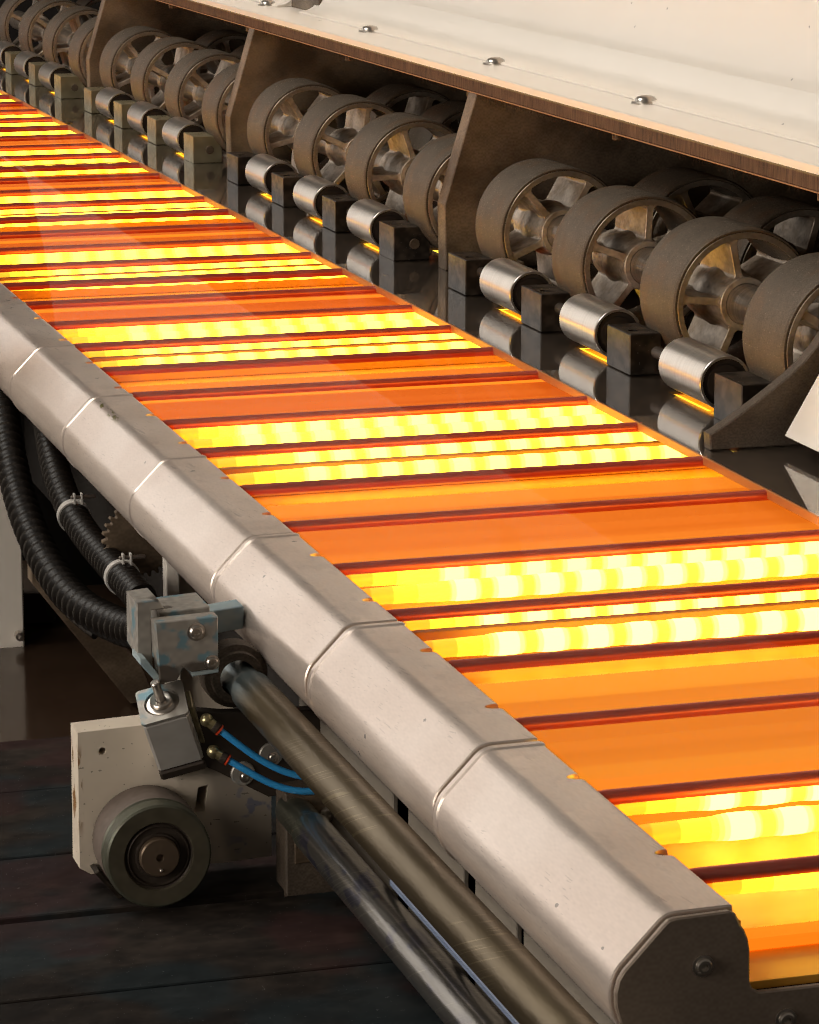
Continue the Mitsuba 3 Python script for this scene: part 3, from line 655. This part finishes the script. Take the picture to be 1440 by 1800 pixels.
# clevis
cl = thing('clevis_bracket', 'blue-grey worn metal clevis with two screws above the air cylinder', 'bracket')
part(cl, 'front_cheek', prism([(.5925, -.0190), (.6510, -.0175), (.6505, -.0660), (.626, -.0680), (.618, -.063), (.612, -.0745), (.5960, -.0770)], 2.762, 2.782, .001), 'worn_aluminium')
part(cl, 'side_cheek', prism([(.5805, -.0045), (.6000, -.0028), (.606, -.0120), (.5935, -.0130), (.5945, -.0740), (.5865, -.0640), (.5800, -.0520)], 2.784, 2.83, .001), 'worn_aluminium')
part(cl, 'rear_cheek', prism([(.605, -.020), (.652, -.0175), (.655, -.06), (.605, -.07)], 2.80, 2.857, .001), 'worn_aluminium')
part(cl, 'foot_strip', prism([(.5785, -.0515), (.5840, -.0525), (.6000, -.0745), (.5965, -.0795), (.5785, -.0575)], 2.764, 2.80, .0008), 'ink_blue_steel')
part(cl, 'lower_tab', prism([(.6255, -.0665), (.6515, -.0605), (.6515, -.0710), (.6270, -.0730)], 2.765, 2.79, .0008), 'ink_blue_steel')
part(cl, 'arm', prism([(.640, -.040), (.6975, -.0345), (.6985, -.036), (.6980, -.0565), (.640, -.063)], 2.858, 2.885, .001), 'ink_blue_steel')
cap_screw(cl, .6300, -.0300, 2.762, .0062)
cap_screw(cl, .6445, -.0600, 2.762, .0052)
# pneumatic cylinder, tilted
cy = thing('air_cylinder', 'square silver air cylinder tilted below the clevis with two blue hoses', 'cylinder')
C0 = np.array([.5985, 2.768, -.0955]); AX = np.array([.0226, .030, -.060]); AX /= np.linalg.norm(AX)      # axis from the top end down
U = np.array([.95, -.2, .26]); U -= AX * (U @ AX); U /= np.linalg.norm(U); Wd = np.cross(AX, U)
def frame_mesh(m):
    M = np.eye(4); M[:3, 0], M[:3, 1], M[:3, 2], M[:3, 3] = U, Wd, AX, C0
    m = m.copy(); m.apply_transform(M)
    if np.linalg.det(M[:3, :3]) < 0: m.invert()
    return m
part(cy, 'body', frame_mesh(cbox(-.0215, .0215, -.0215, .0215, .0035, .066, .0025)), 'silver_alloy')
part(cy, 'end_cap', frame_mesh(cbox(-.0218, .0218, -.0218, .0218, .0665, .078, .002)), 'bearing_dark')
top = trimesh.creation.extrude_polygon(sbox(-.0222, -.0222, .0222, .0222).buffer(-.004).buffer(.004).difference(Point(0, 0).buffer(.0165, 32)), .003, engine='earcut')
part(cy, 'top_flange', frame_mesh(top), 'worn_aluminium')
part(cy, 'gland', frame_mesh(lathe([(.005, -.004), (.0095, -.005), (.0105, -.004), (.0105, .0), (.0125, .001), (.0145, .001), (.0160, .0034)], 40, 'z')), 'bright_metal', 35)
part(cy, 'piston_rod', frame_mesh(lathe(rod_prof(.0042, -.027, .004), 24, 'z')), 'bright_metal', 40)
for sx, sy in ((-1, -1), (1, -1), (-1, 1), (1, 1)):
    part(cy, 'flange_screw', frame_mesh(lathe([(.0032, .001), (.0032, .0016), (.0012, .0019), (0, .0005)], 16, 'z', (sx * .0175, sy * .0175, 0))), 'bearing_dark', 30)
part(cy, 'port_block', frame_mesh(cbox(.0217, .0265, -.016, .006, .010, .062, .001)), 'raw_block')
ports = [np.array([.638, 2.752, -.1135]), np.array([.6455, 2.750, -.1425])]
ends = [np.array([.662, 2.742, -.1285]), np.array([.668, 2.740, -.1565])]
tube_paths = [[(.646, 2.748, -.119), (.664, 2.742, -.134), (.690, 2.735, -.153), (.722, 2.73, -.166), (.752, 2.735, -.1685), (.775, 2.75, -.166)],
              [(.6525, 2.746, -.1475), (.668, 2.740, -.157), (.692, 2.733, -.171), (.722, 2.728, -.1795), (.752, 2.733, -.1785), (.778, 2.75, -.172)]]
for i in range(2):
    p = np.array(tube_paths[i][0]); d = np.array(tube_paths[i][1]) - p; d /= np.linalg.norm(d)
    part(cy, 'fitting', merge([trimesh.creation.icosphere(3, .0062).apply_translation(p - d * .013), aim(lathe(rod_prof(.0048, 0, .010), 20), p - d * .012, d)]), 'fitting_brass', 40)
    part(cy, 'fitting_sleeve', aim(lathe(rod_prof(.0054, 0, .0065), 20), p - d * .0055, d), 'bearing_dark', 40)
    part(cy, 'release_ring', aim(lathe([(.002, 0), (.0056, 0), (.0056, .0016), (.002, .0016)], 20), p + d * .0012, d), 'red_ring', 40)
    key = thing('air_hose', ('upper' if i == 0 else 'lower') + ' bright blue air hose curving from the silver air cylinder', 'air hose')
    scene[key] = mikit.ply(tube(spline([p - d * .001] + tube_paths[i], 48), .0032, 14), 'blue_tube', 40)
scene['fitting_brass'] = pr((.42, .36, .2), .28, .9)

# ---------------------------------------------------------------- hoses, panels and dark gear on the left
def hose(pts, r, pitch, n_per=8, depth=.22):
    p = spline(pts, 400)
    L = np.r_[0, np.cumsum(np.linalg.norm(np.diff(p, axis=0), axis=1))]
    n = int(L[-1] / pitch * n_per)
    s = np.linspace(0, L[-1], n)
    q = np.column_stack([np.interp(s, L, p[:, c]) for c in range(3)])
    return tube(q, r * (1 - depth * (.5 - .5 * np.cos(2 * math.pi * s / pitch)) ** 1.5), 26)
scene['corrugated_hose'] = mikit.ply(hose([(.755, 4.52, -.03), (.7312, 4.4, -.0846), (.7159, 4.3, -.1058), (.6988, 4.15, -.1464), (.6859, 3.95, -.1942), (.6862, 3.78, -.2209), (.6932, 3.62, -.2249), (.7059, 3.5, -.215), (.7113, 3.4, -.1968), (.716, 3.33, -.17)], .0215, .0245), 'hose_rubber', 50)
lab('corrugated_hose', 'thick black corrugated hose, the outer one, at the left edge', 'hose')
HB = [(.775, 4.32, -.045), (.7532, 4.2, -.0741), (.7396, 4.1, -.0933), (.7226, 3.95, -.1264), (.7162, 3.8, -.1539), (.7175, 3.65, -.1648), (.7177, 3.52, -.1651), (.7152, 3.4, -.1625)]
key = 'corrugated_hose_001'; USED['corrugated_hose'] = 1
lab(key, 'black corrugated hose with two metal clamps, to the right of the thicker one', 'hose')
scene[key + '__tube'] = mikit.ply(hose(HB, .0185, .0165, depth=.15), 'hose_rubber', 50)
for i, (c, d) in enumerate([((.7162, 3.8, -.1539), (-.015, -.3, -.045)), ((.7177, 3.52, -.1651), (-.001, -.24, .001))]):
    ck = thing('hose_clamp', f'metal hose clamp with a bolt, the {("upper", "lower")[i]} one on the black hose', 'clamp', 'clamps on the black hose')
    part(ck, 'band', aim(lathe([(.0185, -.006), (.0205, -.006), (.0205, .006), (.0185, .006)], 36), c, d), 'silver_alloy', 35)
    ez = np.array([.35, -.25, .9]); ez /= np.linalg.norm(ez)
    q = np.array(c) + np.array([.004, -.008, .022])
    for o in (-.0045, .0045):
        part(ck, 'ear', cbox(q[0] + o - .0012, q[0] + o + .0012, q[1] - .004, q[1] + .004, q[2] - .006, q[2] + .008, .0004), 'silver_alloy')
    part(ck, 'bolt', lathe(rod_prof(.0024, q[0] - .009, q[0] + .022), 14, 'x', (0, q[1], q[2] + .003)), 'bright_metal', 35)
scene['left_cabinet'] = mikit.ply(merge_union(cbox(.30, .737, 4.30, 4.42, -.462, -.112, .002), cbox(-.2, .675, 4.302, 4.418, -.462, .06, .002)), 'cream_paint')  # second box is an unseen extension added to shade the hoses
lab('left_cabinet', 'cream painted cabinet panel at the left edge behind the black hoses', 'cabinet')
scene['cable'] = mikit.ply(tube(spline([(.700, 4.22, -.12), (.6908, 4.1, -.174), (.687, 4.0, -.2128), (.6777, 3.85, -.2296), (.675, 3.7, -.235), (.69, 3.55, -.24)], 60), .004, 12), 'hose_rubber', 40)
lab('cable', 'thin dark cable hanging beside the outer corrugated hose', 'cable')
scene['cabinet_bolt'] = mikit.ply(lathe([(0, .02), (.006, .02), (.006, 0), (.003, 0), (.003, -.012), (0, -.012)], 16, 'y', (.7282, 4.285, -.432)), 'bright_metal', 30)
lab('cabinet_bolt', 'small bolt near the bottom corner of the left cabinet panel', 'bolt')
scene['diagonal_brace'] = mikit.ply(prism([(.690, -.240), (.720, -.240), (.830, -.395), (.850, -.445), (.815, -.445), (.690, -.275)], 3.96, 3.99, .001), 'frame_iron')
lab('diagonal_brace', 'dark iron brace sloping down to the right behind the black hoses', 'brace')
key = thing('support_column', 'white support column between the black hoses and the steel covers', 'column')
part(key, 'post', cbox(.7605, .7755, 3.48, 3.50, -.33, -.107, .001), 'cream_paint')
part(key, 'sheet', cbox(.779, .86, 3.502, 3.507, -.33, -.107, .001), 'dull_white')
t = np.arange(28) * 2 * math.pi / 28
teeth = []
for i in range(28):
    for o, r in ((-.30, .040), (-.12, .0455), (.12, .0455), (.30, .040)):
        a = t[i] + o * 2 * math.pi / 28 * 1.2
        teeth.append((.757 + r * math.cos(a), -.142 + r * math.sin(a)))
scene['sprocket'] = mikit.ply(prism(teeth, 3.60, 3.61, .0008), 'frame_iron')
lab('sprocket', 'dark toothed sprocket wheel half hidden in the shade beside the white column', 'sprocket')
key = thing('rear_backing', 'near-black backing added for the shadow behind the hoses and the carriage', 'machine')
part(key, 'shade_sheet', cbox(.50, 2.2, 4.62, 4.64, -.46, -.107, .001), 'dark_void')  # near-black sheet added where the space behind is only shade
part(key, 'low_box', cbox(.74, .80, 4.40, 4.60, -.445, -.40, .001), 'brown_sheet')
